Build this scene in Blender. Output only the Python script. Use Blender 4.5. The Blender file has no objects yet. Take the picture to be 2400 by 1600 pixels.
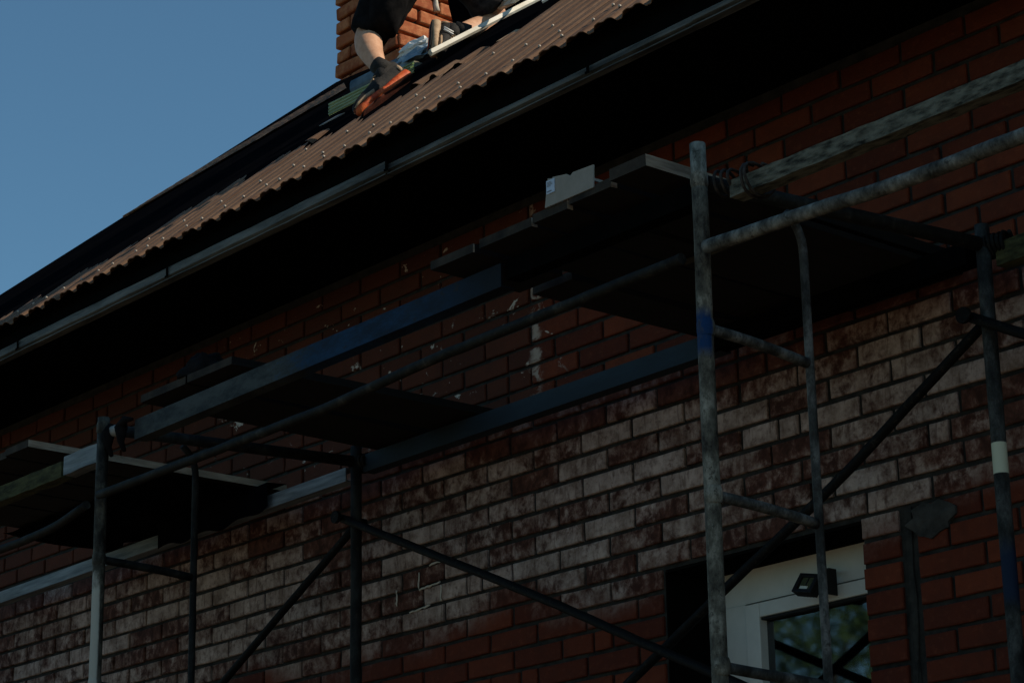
import bpy, bmesh, math, random
from mathutils import Vector, Matrix
random.seed(11)
V = Vector
# ------------------------------------------------------------------ camera
YAW, PITCH, ROLL, FPX = math.radians(40.51010803), math.radians(17.61803511), math.radians(-1.11898698), 5657.1425
CAM = V((0, -5.45, 1.6))
fw = V((-math.cos(YAW)*math.cos(PITCH), math.sin(YAW)*math.cos(PITCH), math.sin(PITCH)))
rt = fw.cross(V((0, 0, 1))).normalized(); up = rt.cross(fw)
r2 = math.cos(ROLL)*rt+math.sin(ROLL)*up; u2 = -math.sin(ROLL)*rt+math.cos(ROLL)*up
sc = bpy.context.scene
cd = bpy.data.cameras.new('camera'); cam = bpy.data.objects.new('camera', cd); sc.collection.objects.link(cam)
cd.sensor_width = 36; cd.lens = FPX/2400*36; cd.clip_end = 2000; cd.clip_start = .05
M = Matrix((r2, u2, -fw)).transposed().to_4x4(); M.translation = CAM
cam.matrix_world = M; sc.camera = cam
# ------------------------------------------------------------------ light
S = V((.64, .47, .61)).normalized()          # direction towards the sun
el = math.asin(S.z); az = math.atan2(S.x, S.y)
w = bpy.data.worlds.new('World'); sc.world = w; w.use_nodes = True
nt = w.node_tree; bg = nt.nodes['Background']
sk = nt.nodes.new('ShaderNodeTexSky'); sk.sky_type = 'NISHITA'; sk.sun_disc = False
sk.sun_elevation = el; sk.sun_rotation = az; sk.air_density = 1.0; sk.dust_density = .15; sk.ozone_density = 3.2
wb = nt.nodes.new('ShaderNodeMix'); wb.data_type = 'RGBA'; wb.blend_type = 'MULTIPLY'; wb.inputs[0].default_value = 1
wb.inputs[7].default_value = (.74, 1.0, .97, 1)        # colour balance of the daylight
nt.links.new(sk.outputs[0], wb.inputs[6]); nt.links.new(wb.outputs[2], bg.inputs[0]); bg.inputs[1].default_value = .096
sl = bpy.data.lights.new('sun', 'SUN'); so = bpy.data.objects.new('sun', sl); sc.collection.objects.link(so)
sl.energy = 5; sl.angle = math.radians(.5); sl.color = (1, .86, .68)
so.rotation_euler = S.to_track_quat('Z', 'Y').to_euler()
sc.view_settings.view_transform = 'Standard'; sc.view_settings.look = 'None'
sc.view_settings.exposure = 0; sc.view_settings.gamma = 1; sc.view_settings.use_curve_mapping = False
# ------------------------------------------------------------------ materials
def newmat(name, rough=.8, metal=0, spec=.3):
    m = bpy.data.materials.new(name); m.use_nodes = True
    b = m.node_tree.nodes['Principled BSDF']
    b.inputs['Roughness'].default_value = rough; b.inputs['Metallic'].default_value = metal
    b.inputs['Specular IOR Level'].default_value = spec
    return m, m.node_tree, b
def N(nt, t, **k):
    n = nt.nodes.new(t)
    for a, v in k.items(): setattr(n, a, v)
    return n
def noise(nt, scale, detail=4, rough=.6, stretch=None, wpos=False, dist=0):
    if wpos: src = N(nt, 'ShaderNodeNewGeometry').outputs['Position']
    else: src = N(nt, 'ShaderNodeTexCoord').outputs['Object']
    if stretch:
        mp = N(nt, 'ShaderNodeMapping'); mp.inputs['Scale'].default_value = stretch
        nt.links.new(src, mp.inputs[0]); src = mp.outputs[0]
    n = N(nt, 'ShaderNodeTexNoise'); n.inputs['Scale'].default_value = scale
    n.inputs['Detail'].default_value = detail; n.inputs['Roughness'].default_value = rough
    n.inputs['Distortion'].default_value = dist
    nt.links.new(src, n.inputs['Vector']); return n.outputs['Fac']
def ramp(nt, src, stops):
    r = N(nt, 'ShaderNodeValToRGB'); e = r.color_ramp.elements
    while len(e) < len(stops): e.new(.5)
    for x, (p, c) in zip(e, stops):
        x.position = p; x.color = (*c, 1) if len(c) == 3 else c
    nt.links.new(src, r.inputs[0]); return r.outputs[0]
def g(v): return (v, v, v)
def mix(nt, f, a, b, mode='MIX'):
    m = N(nt, 'ShaderNodeMix', data_type='RGBA', blend_type=mode)
    for i, x in ((0, f), (6, a), (7, b)):
        if hasattr(x, 'links'): nt.links.new(x, m.inputs[i])
        elif isinstance(x, (int, float)): m.inputs[i].default_value = x
        else: m.inputs[i].default_value = (*x, 1)
    return m.outputs[2]
def math_(nt, op, a, b=0, c=None):
    m = N(nt, 'ShaderNodeMath', operation=op)
    for i, x in enumerate((a, b) if c is None else (a, b, c)):
        if hasattr(x, 'links'): nt.links.new(x, m.inputs[i])
        else: m.inputs[i].default_value = x
    return m.outputs[0]
def smooth(nt, v, a, b, lo=0, hi=1):
    m = N(nt, 'ShaderNodeMapRange', interpolation_type='SMOOTHSTEP')
    nt.links.new(v, m.inputs[0])
    for i, x in ((1, a), (2, b), (3, lo), (4, hi)): m.inputs[i].default_value = x
    return m.outputs[0]
def bump(nt, b, h, strength=.3, dist=.01):
    n = N(nt, 'ShaderNodeBump'); n.inputs['Strength'].default_value = strength
    n.inputs['Distance'].default_value = dist
    nt.links.new(h, n.inputs['Height']); nt.links.new(n.outputs[0], b.inputs['Normal'])
def simple(name, c1, c2, scale=8, rough=.8, metal=0, stretch=None, bs=.2, spec=.3, lo=.35, hi=.65, wpos=False):
    m, nt, b = newmat(name, rough, metal, spec)
    n = noise(nt, scale, 6, .65, stretch, wpos)
    nt.links.new(ramp(nt, n, [(lo, c1), (hi, c2)]), b.inputs['Base Color'])
    if bs: bump(nt, b, noise(nt, scale*4, 4, .6, stretch, wpos), bs, .004)
    return m
def zpos(nt):
    s = N(nt, 'ShaderNodeSeparateXYZ'); nt.links.new(N(nt, 'ShaderNodeNewGeometry').outputs['Position'], s.inputs[0])
    return s.outputs

def brick_mat():
    m, nt, b = newmat('brick_clay', .88, 0, .2)
    at = N(nt, 'ShaderNodeAttribute', attribute_type='OBJECT', attribute_name='tint').outputs['Fac']
    at2 = N(nt, 'ShaderNodeAttribute', attribute_type='GEOMETRY', attribute_name='tint').outputs['Fac']
    t = math_(nt, 'ADD', at, at2)
    X, Y, Z = zpos(nt)
    n1 = noise(nt, 9, 6, .7, wpos=True); n2 = noise(nt, 34, 5, .7, (1, 1, 1.3), True)
    base = mix(nt, smooth(nt, t, 0, 1), (.085, .016, .007), (.165, .034, .013))
    base = mix(nt, smooth(nt, n1, .35, .7, 0, .5), base, (.06, .016, .009))
    base = mix(nt, smooth(nt, n2, .5, .75, 0, .35), base, (.22, .065, .028))
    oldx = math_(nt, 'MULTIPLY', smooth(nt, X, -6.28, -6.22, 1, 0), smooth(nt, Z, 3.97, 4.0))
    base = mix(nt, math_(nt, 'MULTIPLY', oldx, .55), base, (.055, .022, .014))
    # efflorescence: a band of the wall with lime bloom, uneven from brick to brick
    low = noise(nt, 1.3, 3, .5, wpos=True)
    zz = math_(nt, 'ADD', Z, math_(nt, 'MULTIPLY', math_(nt, 'SUBTRACT', low, .5), .55))
    band = math_(nt, 'MULTIPLY', smooth(nt, zz, 3.17, 3.34), smooth(nt, Z, 3.86, 4.01, 1, 0))
    blot = noise(nt, 16, 6, .68, (1.15, 1, .95), True, .3)
    thr = math_(nt, 'ADD', blot, math_(nt, 'ADD', math_(nt, 'MULTIPLY', math_(nt, 'SUBTRACT', t, .5), .34), math_(nt, 'MULTIPLY', math_(nt, 'SUBTRACT', n2, .5), .22)))
    zup = smooth(nt, Z, 3.58, 3.93, 0, .13)
    mid = noise(nt, 2.6, 3, .55, (1, 1, 1.6), True)
    thr = math_(nt, 'ADD', thr, math_(nt, 'MULTIPLY', math_(nt, 'SUBTRACT', mid, .5), .55))
    white = math_(nt, 'MULTIPLY', smooth(nt, math_(nt, 'SUBTRACT', thr, zup), .30, .62), band)
    # mortar splashes higher up between the platforms
    sp = noise(nt, 8.5, 5, .72, (1, 1, 1.6), True, .6)
    xz = math_(nt, 'MULTIPLY', smooth(nt, X, -8.7, -8.2), smooth(nt, X, -6.2, -6.05, 1, 0))
    up_ = math_(nt, 'MULTIPLY', xz, math_(nt, 'MULTIPLY', smooth(nt, Z, 4.0, 4.08), smooth(nt, sp, .615, .65)))
    stk = math_(nt, 'MULTIPLY', math_(nt, 'MULTIPLY', smooth(nt, math_(nt, 'ADD', X, math_(nt, 'MULTIPLY', n1, .10)), -6.235, -6.205), smooth(nt, math_(nt, 'ADD', X, math_(nt, 'MULTIPLY', n2, .08)), -6.20, -6.165, 1, 0)), math_(nt, 'MULTIPLY', smooth(nt, Z, 4.0, 4.1), smooth(nt, sp, .47, .56)))
    wcol = mix(nt, smooth(nt, n1, .3, .7), (.20, .14, .108), (.58, .45, .385))
    base = mix(nt, math_(nt, 'MULTIPLY', band, .75), base, mix(nt, smooth(nt, blot, .35, .6), (.034, .018, .013), (.13, .055, .038)))
    drip_ = noise(nt, 30, 4, .6, (1.6, 1, .35), True)
    wcol = mix(nt, smooth(nt, drip_, .52, .68, 0, .6), wcol, (.09, .05, .036))
    wcol = mix(nt, smooth(nt, n2, .3, .5, .55, 0), wcol, (.08, .045, .032))
    col = mix(nt, math_(nt, 'MULTIPLY', white, .9), base, wcol)
    col = mix(nt, up_, col, (.55, .47, .4)); col = mix(nt, stk, col, (.40, .31, .25))
    nt.links.new(col, b.inputs['Base Color'])
    bump(nt, b, math_(nt, 'ADD', n2, noise(nt, 120, 3, .6, wpos=True)), .5, .004)
    return m
def chimney_mat():
    m, nt, b = newmat('chimney_brick_clay', .88, 0, .2)
    t = N(nt, 'ShaderNodeAttribute', attribute_type='OBJECT', attribute_name='tint').outputs['Fac']
    n1 = noise(nt, 12, 6, .7, wpos=True)
    base = mix(nt, t, (.17, .038, .014), (.36, .105, .038))
    col = mix(nt, smooth(nt, n1, .4, .7, 0, .55), base, (.55, .25, .11))
    nt.links.new(col, b.inputs['Base Color']); bump(nt, b, noise(nt, 60, 5, .7, wpos=True), .6, .006)
    return m
def paint_tube(name, a, bcol, c, lo=.4, hi=.6, extra=None, scale=14):
    """worn paint over metal in blotches"""
    m, nt, b = newmat(name, .7, .0, .15)
    n = noise(nt, scale, 7, .72, (1, 1, .55), True); n2 = noise(nt, 60, 4, .7, None, True)
    col = ramp(nt, n, [(lo, a), ((lo+hi)/2, bcol), (hi, c)])
    col = mix(nt, smooth(nt, n2, .56, .66, 0, .75), col, (.03, .026, .02))
    if extra: col = extra(nt, col, n)
    nt.links.new(col, b.inputs['Base Color']); bump(nt, b, n2, .35, .003)
    return m
def beam_paint():
    m, nt, b = newmat('worn_blue_beam_paint_shade', .7, 0, .2)
    X, Y, Z = zpos(nt)
    n = noise(nt, 7, 7, .75, (1, 1, 2.5), True); n2 = noise(nt, 45, 5, .7, (.5, 1, 1), True); n3 = noise(nt, 2.2, 4, .6, wpos=True)
    xx = math_(nt, 'ADD', X, math_(nt, 'MULTIPLY', math_(nt, 'SUBTRACT', n, .5), .9))
    blue = mix(nt, smooth(nt, n, .35, .65), (.002, .011, .028), (.004, .032, .080))
    grey = mix(nt, smooth(nt, n, .35, .65), (.012, .016, .017), (.05, .058, .055))
    col = mix(nt, smooth(nt, xx, -6.15, -5.95), grey, blue)
    col = mix(nt, smooth(nt, xx, -5.40, -5.08, 0, .97), col, (.003, .005, .008))  # blackened towards the planks: the shade beneath them is painted in
    col = mix(nt, smooth(nt, n2, .60, .70, 0, .8), col, (.02, .014, .010))
    col = mix(nt, smooth(nt, n3, .55, .7, 0, .5), col, (.008, .008, .008))
    nt.links.new(col, b.inputs['Base Color']); bump(nt, b, n2, .4, .003); return m
def ex_b(nt, col, n):
    X, Y, Z = zpos(nt)
    z2 = math_(nt, 'ADD', Z, math_(nt, 'MULTIPLY', n, .06))
    f = math_(nt, 'MULTIPLY', smooth(nt, z2, 3.455, 3.50), smooth(nt, z2, 3.57, 3.61, 1, 0))
    fx = smooth(nt, Y, -1.204, -1.192, 1, 0)
    return mix(nt, math_(nt, 'MULTIPLY', math_(nt, 'MULTIPLY', f, fx), smooth(nt, n, .35, .5)), col, (.006, .035, .115))
def ex_d(nt, col, n):
    X, Y, Z = zpos(nt)
    f = smooth(nt, math_(nt, 'ADD', Z, math_(nt, 'MULTIPLY', n, .08)), 3.06, 3.12, 1, 0)
    f2 = smooth(nt, math_(nt, 'ADD', Z, math_(nt, 'MULTIPLY', n, .08)), 2.95, 2.90, 1, 0)
    col = mix(nt, math_(nt, 'MULTIPLY', f, f2), col, (.01, .02, .045))
    band = math_(nt, 'MULTIPLY', smooth(nt, Z, 3.250, 3.253), smooth(nt, Z, 3.338, 3.341, 1, 0))
    return mix(nt, band, col, (.55, .57, .43))
def ex_a(nt, col, n):
    X, Y, Z = zpos(nt)
    z2 = math_(nt, 'ADD', Z, math_(nt, 'MULTIPLY', n, .35))
    f = math_(nt, 'MULTIPLY', smooth(nt, z2, 3.5, 3.6, 1, 0), smooth(nt, math_(nt, 'ADD', Y, math_(nt, 'MULTIPLY', n, .012)), -1.202, -1.195, 1, 0))
    return mix(nt, f, col, (.42, .41, .35))
def window_glass():
    m = bpy.data.materials.new('window_glass'); m.use_nodes = True; nt = m.node_tree; nt.nodes.clear()
    o = N(nt, 'ShaderNodeOutputMaterial'); tr = N(nt, 'ShaderNodeBsdfTransparent'); gl = N(nt, 'ShaderNodeBsdfGlossy')
    gl.inputs['Roughness'].default_value = .03; gl.inputs['Color'].default_value = (.9, .95, 1, 1)
    tr.inputs['Color'].default_value = (.6, .65, .65, 1)
    f = N(nt, 'ShaderNodeFresnel'); f.inputs['IOR'].default_value = 2.1; mx = N(nt, 'ShaderNodeMixShader')
    nt.links.new(f.outputs[0], mx.inputs[0]); nt.links.new(tr.outputs[0], mx.inputs[1]); nt.links.new(gl.outputs[0], mx.inputs[2])
    nt.links.new(mx.outputs[0], o.inputs[0]); return m
def corr_mat():
    m, nt, b = newmat('brown_sheet_paint', .75, 0, .25)
    n = noise(nt, 2.6, 7, .75, (13, .8, .8)); n2 = noise(nt, 40, 5, .7)
    col = ramp(nt, n, [(.32, (.07, .034, .018)), (.52, (.15, .085, .048)), (.72, (.26, .165, .10))])
    col = mix(nt, smooth(nt, n2, .55, .7, 0, .5), col, (.05, .03, .022))
    nt.links.new(col, b.inputs['Base Color']); bump(nt, b, n2, .4, .004); return m
MT = dict(
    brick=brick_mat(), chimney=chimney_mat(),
    mortar=simple('mortar', (.010, .010, .009), (.035, .033, .028), 20, .95, bs=.6, wpos=True),
    cmortar=simple('chimney_mortar', (.012, .010, .008), (.04, .032, .025), 20, .95, bs=.6),
    cement=simple('cement_smear', (.018, .017, .015), (.06, .057, .05), 14, .95, bs=.8, wpos=True),
    lime=simple('lime_mortar', (.45, .4, .33), (.62, .56, .47), 25, .95, bs=.6),
    dark=simple('near_black_surface', (.003, .003, .003), (.007, .007, .006), 6, .95, bs=0, spec=0),
    fascia=simple('black_board_paint_shade', (.0025, .003, .003), (.004, .004, .004), 10, .95, bs=.1, spec=0),
    shade_tarp=simple('black_shade_and_tarp', (.0025, .0028, .004), (.005, .005, .006), 5, .95, bs=.5, spec=0),  # near-black standing in for shade on the roof, shared with the tarps
    strip=simple('galvanised_drip_metal', (.03, .032, .03), (.15, .155, .142), 5, .7, 0, (.6, 4, 4), bs=.15),
    corr=corr_mat(),
    nail=simple('nail_head_zinc', (.30, .26, .21), (.46, .41, .35), 30, .4, .1, bs=0),
    nailrub=simple('nail_washer_rubber', (.01, .01, .01), (.02, .02, .02), 30, .8, bs=0),
    tube_a=paint_tube('worn_tube_paint_dark', (.010, .009, .007), (.036, .034, .027), (.095, .09, .07), extra=ex_a),
    tube_b=paint_tube('worn_tube_paint_pale', (.012, .009, .007), (.11, .105, .082), (.33, .315, .26), .35, .66, extra=ex_b),
    tube_c=paint_tube('worn_tube_paint_black', (.004, .005, .005), (.009, .010, .010), (.022, .024, .023)),
    tube_d=paint_tube('worn_tube_paint_grey', (.010, .011, .011), (.028, .031, .030), (.07, .075, .072), extra=ex_d),
    tube_l=paint_tube('bare_tube_steel', (.022, .022, .02), (.06, .062, .058), (.15, .15, .14)),
    brace=paint_tube('brace_rust', (.003, .003, .003), (.006, .006, .006), (.07, .05, .035), .5, .8),
    ledger=paint_tube('ledger_worn_paint', (.02, .02, .017), (.10, .10, .088), (.24, .24, .215), .36, .68, scale=20),
    ledger_d=paint_tube('ledger_dark_paint', (.006, .006, .005), (.015, .0145, .012), (.065, .06, .048), .40, .72, scale=16),
    moss=simple('mossy_timber', (.006, .006, .003), (.15, .15, .115), 13, .95, bs=1, stretch=(1.2, 4, 4), lo=.34, hi=.6),
    moss2=simple('green_mossy_timber', (.012, .014, .004), (.075, .078, .03), 9, .95, bs=1, stretch=(1.2, 4, 4)),
    beam=beam_paint(),
    blue=simple('blue_channel_paint', (.004, .018, .045), (.007, .048, .13), 7, .6, bs=.2, stretch=(.8, 3, 3)),
    blue_d=simple('dark_blue_channel_paint', (.003, .008, .012), (.007, .018, .027), 5, .6, bs=.2, stretch=(.8, 3, 3)),
    grey_ch=simple('grey_channel_paint', (.012, .018, .019), (.04, .052, .052), 8, .6, bs=.2, stretch=(.8, 3, 3)),
    zinc=simple('pale_zinc_channel', (.07, .08, .082), (.24, .26, .26), 6, .55, .1, bs=.3, stretch=(.5, 6, 6)),
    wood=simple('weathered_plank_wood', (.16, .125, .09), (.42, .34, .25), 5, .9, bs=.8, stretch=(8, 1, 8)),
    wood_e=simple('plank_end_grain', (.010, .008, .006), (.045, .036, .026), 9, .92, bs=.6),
    wood_d=simple('dark_plank_wood_shade', (.0015, .0013, .001), (.007, .0055, .004), 5, .92, bs=.6, stretch=(8, 1, 8)),
    cream=simple('cream_board_paint', (.52, .50, .42), (.7, .68, .6), 6, .7, bs=.3),
    card=simple('grey_cardboard', (.25, .235, .20), (.29, .27, .235), 30, .9, bs=.1),
    label=simple('pale_blue_label_paper', (.40, .50, .62), (.5, .6, .72), 30, .7, bs=0),
    ink=simple('label_ink', (.12, .14, .18), (.16, .18, .22), 30, .7, bs=0),
    cloth=simple('black_cloth', (.004, .004, .0045), (.012, .011, .011), 20, .95, bs=.5, spec=.05),
    shirt=simple('dark_shirt_cloth', (.014, .013, .014), (.05, .045, .045), 20, .95, bs=.5, spec=.05),
    skin=simple('skin', (.44, .235, .14), (.56, .33, .21), 30, .6, bs=.2),
    hair=simple('dark_hair', (.01, .007, .005), (.03, .02, .012), 80, .7, bs=.5),
    eye=simple('eye_white', (.6, .6, .58), (.7, .7, .68), 30, .4, bs=0),
    tread=simple('dark_red_tread', (.02, .006, .004), (.09, .018, .008), 30, .7, bs=.4),
    shoe=simple('black_shoe_mesh', (.006, .006, .007), (.02, .018, .015), 60, .8, bs=.5),
    tan=simple('tan_shoe_leather', (.30, .20, .12), (.42, .30, .19), 40, .7, bs=.3),
    sole=simple('orange_shoe_sole', (.30, .022, .005), (.62, .13, .03), 25, .6, bs=.3),
    green=simple('green_sheet_metal', (.34, .47, .27), (.58, .68, .45), 4, .45, .1, (1, 10, 10), bs=.1),
    flash=simple('blue_grey_flashing', (.11, .18, .24), (.28, .36, .42), 10, .5, .2, bs=.4),
    white=simple('white_paint', (.66, .66, .63), (.78, .78, .75), 12, .5, bs=.2),
    upvc=simple('white_window_plastic', (.56, .56, .51), (.64, .64, .59), 9, .4, bs=0, spec=.4),
    seal=simple('black_window_seal', (.008, .008, .008), (.012, .012, .012), 9, .7, bs=0),
    lamp=simple('floodlight_black_paint', (.006, .006, .006), (.012, .012, .012), 20, .5, bs=.1),
    lens=simple('floodlight_reflector', (.15, .17, .09), (.24, .26, .15), 15, .15, .6, bs=0),
    led=simple('floodlight_chip', (.6, .6, .5), (.75, .75, .65), 20, .3, bs=0),
    glass=window_glass(),
    wire=simple('rusty_wire', (.008, .006, .005), (.05, .038, .028), 40, .6, .3, bs=.3),
    tape=simple('grey_tape', (.16, .16, .15), (.30, .30, .28), 30, .6, bs=.2),
    bark=simple('tree_bark', (.05, .035, .025), (.12, .09, .06), 12, .95, bs=1),
    leaf=simple('tree_leaves', (.03, .07, .02), (.07, .13, .035), 2, .6, bs=0),
    ground=simple('warm_bounce_ground', (.13, .10, .065), (.21, .165, .11), 1.3, .95, bs=.5),  # unseen ground, coloured warm to bounce light onto the shaded wall
)
# ------------------------------------------------------------------ mesh helpers
COL = sc.collection
def link(name, bm, mat, parent=None, smooth_=False, **props):
    me = bpy.data.meshes.new(name); bm.normal_update(); bm.to_mesh(me); bm.free()
    if not isinstance(mat, (list, tuple)): mat = [mat]
    for m in mat: me.materials.append(MT[m])
    if smooth_: me.polygons.foreach_set('use_smooth', [True]*len(me.polygons))
    o = bpy.data.objects.new(name, me); COL.objects.link(o)
    if parent: o.parent = parent
    for k, v in props.items(): o[k] = v
    return o
def thing(name, label, cat, loc=(0, 0, 0), group=None):
    o = bpy.data.objects.new(name, None); COL.objects.link(o); o.location = loc; o.empty_display_size = .1
    o['label'] = label; o['category'] = cat
    if group: o['group'] = group
    return o
def tag(o, label, cat, group=None):
    o['label'] = label; o['category'] = cat
    if group: o['group'] = group
    return o
def box(bm, a, b, mat=0, jit=0):
    vs = [bm.verts.new((x+random.uniform(-jit, jit), y+random.uniform(-jit, jit), z+random.uniform(-jit, jit)))
          for x in (a[0], b[0]) for y in (a[1], b[1]) for z in (a[2], b[2])]
    for f in ((0, 1, 3, 2), (4, 6, 7, 5), (0, 4, 5, 1), (2, 3, 7, 6), (0, 2, 6, 4), (1, 5, 7, 3)):
        bm.faces.new([vs[i] for i in f]).material_index = mat
    return vs
def bevel(bm, w=.004, seg=1):
    bmesh.ops.bevel(bm, geom=bm.edges[:], offset=w, segments=seg, affect='EDGES', profile=.6)
def frame_of(d, hint=V((0, 0, 1))):
    d = d.normalized(); a = hint-d*hint.dot(d)
    if a.length < 1e-3: a = V((1, 0, 0))-d*d.x
    a.normalize(); return a, d.cross(a)
def tube(bm, pts, r, n=14, cap=True, mat=0):
    pts = [V(p) for p in pts]; rr = r if isinstance(r, (list, tuple)) else [r]*len(pts)
    rings = []; a = None
    for i, p in enumerate(pts):
        d = (pts[min(i+1, len(pts)-1)]-pts[max(i-1, 0)])
        if a is None: a, b = frame_of(d)
        else:
            dn = d.normalized(); a = (a-dn*a.dot(dn)).normalized(); b = dn.cross(a)
        rings.append([bm.verts.new(p+(a*math.cos(t)+b*math.sin(t))*rr[i]) for t in (2*math.pi*k/n for k in range(n))])
    for u, v in zip(rings, rings[1:]):
        for k in range(n):
            f = bm.faces.new((u[k], u[(k+1) % n], v[(k+1) % n], v[k])); f.material_index = mat; f.smooth = True
    if cap:
        bm.faces.new(rings[0][::-1]).material_index = mat; bm.faces.new(rings[-1]).material_index = mat
    return rings
def dense(pts, step=.06, wob=0):
    out = []
    pts = [V(p) for p in pts]
    for p, q in zip(pts, pts[1:]):
        n = max(1, int((q-p).length/step))
        for i in range(n): out.append(p.lerp(q, i/n))
    out.append(pts[-1])
    for _ in range(3):
        out = [out[0]]+[(out[i-1]+out[i]*2+out[i+1])/4 for i in range(1, len(out)-1)]+[out[-1]]
    return [p+V([random.uniform(-wob, wob) for _ in range(3)]) for p in out]
def tube_obj(name, pts, r, mat, parent=None, **k):
    bm = bmesh.new(); tube(bm, pts, r); return link(name, bm, mat, parent, **k)
def skinned(name, verts, edges, radii, mat, parent=None, lev=2, root=0):
    me = bpy.data.meshes.new(name); me.from_pydata([V(v) for v in verts], edges, [])
    o = bpy.data.objects.new(name, me); COL.objects.link(o)
    o.modifiers.new('skin', 'SKIN'); me.skin_vertices[0].data[root].use_root = True
    for d, r in zip(me.skin_vertices[0].data, radii): d.radius = (r, r) if not isinstance(r, tuple) else r
    s = o.modifiers.new('sub', 'SUBSURF'); s.levels = lev; s.render_levels = lev
    dg = bpy.context.evaluated_depsgraph_get(); dg.update()
    m2 = bpy.data.meshes.new_from_object(o.evaluated_get(dg))
    bpy.data.objects.remove(o); bpy.data.meshes.remove(me)
    m2.name = name; m2.materials.clear(); m2.materials.append(MT[mat])
    m2.polygons.foreach_set('use_smooth', [True]*len(m2.polygons))
    o = bpy.data.objects.new(name, m2); COL.objects.link(o)
    if parent: o.parent = parent
    return o
# ------------------------------------------------------------------ ground
bm = bmesh.new(); n = 40
vs = [[bm.verts.new(((i-n/2)*20, (j-n/2)*20, 0)) for j in range(n+1)] for i in range(n+1)]
for i in range(n):
    for j in range(n): bm.faces.new((vs[i][j], vs[i+1][j], vs[i+1][j+1], vs[i][j+1]))
link('ground', bm, 'ground', kind='structure')
# ------------------------------------------------------------------ house
house = thing('brick_house', 'red brick house with a brown corrugated roof, chimney and one white window behind the scaffolding', 'house')
WX0, WX1, WZ0, WZ1 = -5.637, -4.766, 1.9, 3.285           # window opening
XL, XR, ZT = -12.2, 1.6, 4.80
bm = bmesh.new(); Y0 = .012
for a, b in (((XL, Y0, 0), (WX0, .4, ZT)), ((WX1, Y0, 0), (XR, .4, ZT)), ((WX0, Y0, 0), (WX1, .4, WZ0)), ((WX0, Y0, WZ1), (WX1, .4, ZT))): box(bm, a, b)
wall = link('wall', bm, 'mortar', house)
COURSE, PITCHX, JO = .0777, .2565, .0145
def brick_mesh(w_, h=COURSE-JO, d=.11, ch=.0035, seed=0, y=0.0):
    rnd = random.Random(seed); bm = bmesh.new()
    j = lambda s=.0016: rnd.uniform(-s, s)
    fr = [(-w_/2+ch, -h/2+ch), (w_/2-ch, -h/2+ch), (w_/2-ch, h/2-ch), (-w_/2+ch, h/2-ch)]
    bk = [(-w_/2, -h/2), (w_/2, -h/2), (w_/2, h/2), (-w_/2, h/2)]
    jj = [(j(), j(), j(.001)) for _ in range(4)]
    # front face is split so that its outline is slightly uneven
    F = []
    for k in range(4):
        p, q = fr[k], fr[(k+1) % 4]
        F.append((p[0]+jj[k][0], p[1]+jj[k][1], 0))
        F.append(((p[0]+q[0])/2+j(), (p[1]+q[1])/2+j(.0022), j(.0008)))
    B = []
    for k in range(4):
        p, q = bk[k], bk[(k+1) % 4]
        B.append((p[0]+jj[k][0]*.7, p[1]+jj[k][1]*.7)); B.append(((p[0]+q[0])/2, (p[1]+q[1])/2+j(.0015)))
    c = bm.verts.new((j(.01), y-.0004, j(.004)))
    f = [bm.verts.new((x, y+abs(e), z)) for x, z, e in F]
    m_ = [bm.verts.new((x, y+ch, z)) for x, z in B]; b_ = [bm.verts.new((x, y+d, z)) for x, z in B]
    for k in range(8):
        l = (k+1) % 8
        bm.faces.new((c, f[k], f[l])); bm.faces.new((f[k], m_[k], m_[l], f[l])); bm.faces.new((m_[k], b_[k], b_[l], m_[l]))
    bmesh.ops.recalc_face_normals(bm, faces=bm.faces); return bm
def tome(bm, name, mat):
    me = bpy.data.meshes.new(name); bm.to_mesh(me); bm.free(); me.materials.append(MT[mat]); return me
def project(P):
    d = V(P)-CAM; z = d.dot(fw); return 1200+FPX*d.dot(r2)/z, 800-FPX*d.dot(u2)/z, z
full = PITCHX-JO; half = PITCHX/2-JO
protos = {}
def proto(wd, v, mat='brick', tagn=''):
    k = (round(wd, 3), v, mat)
    if k not in protos: protos[k] = tome(brick_mesh(wd, seed=v*7+int(wd*1000)), 'brick', mat)
    return protos[k]
rows = []
row0 = 4.381
k0 = int(row0/COURSE)
for k in range(-k0, 6):
    zb = row0+COURSE*k; zc = zb+COURSE/2
    if zc < .03 or zc+COURSE/2 > ZT: continue
    off = -6.5345+(0 if k % 2 == 0 else PITCHX/2)
    spans = [(XL, XR)]
    if WZ0 < zc < WZ1: spans = [(XL, WX0), (WX1, XR)]
    for a, b in spans:
        xs = []
        x = a
        if a == WX1:
            rows.append((WX1+.002+.0725, zc, .145)); x = WX1+.215+(0 if k % 2 else .128)
            if k % 2 == 0: rows.append((WX1+.215+.128/2-JO/2, zc, half))
            while x+PITCHX < b: rows.append((x+PITCHX/2-JO/2, zc, full)); x += PITCHX
            continue
        js = [a]; i = math.ceil((a-off)/PITCHX); jx = off+i*PITCHX
        while jx < b:
            if jx-js[-1] > .05: js.append(jx)
            elif len(js) > 1: pass
            jx += PITCHX
        js.append(b)
        q = 0
        while q < len(js)-1:
            x0, x1 = js[q], js[q+1]
            if x1-x0 > .2 and random.random() < .05:     # a stretcher broken into two halves
                mid = x0+(x1-x0)*random.choice((.33, .5, .64)); rows.append(((x0+mid)/2, zc, mid-x0-JO)); rows.append(((mid+x1)/2, zc, x1-mid-JO))
            elif x1-x0 > .03: rows.append(((x0+x1)/2, zc, x1-x0-JO))
            q += 1
def area(r):
    x, y, z = project((r[0], 0, r[1]))
    return (1/z)*min(r[2], .26) if (-40 < x < 2440 and -40 < y < 1640) else 0
def ph(r):
    x, y, z = project((r[0], 0, r[1])); 
    return x > 1240 and y < 330-(x-1500)*.22
vis = sorted(rows, key=lambda r: -(area(r) if not ph(r) else 0))
near, rest = vis[:296], vis[296:]
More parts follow.
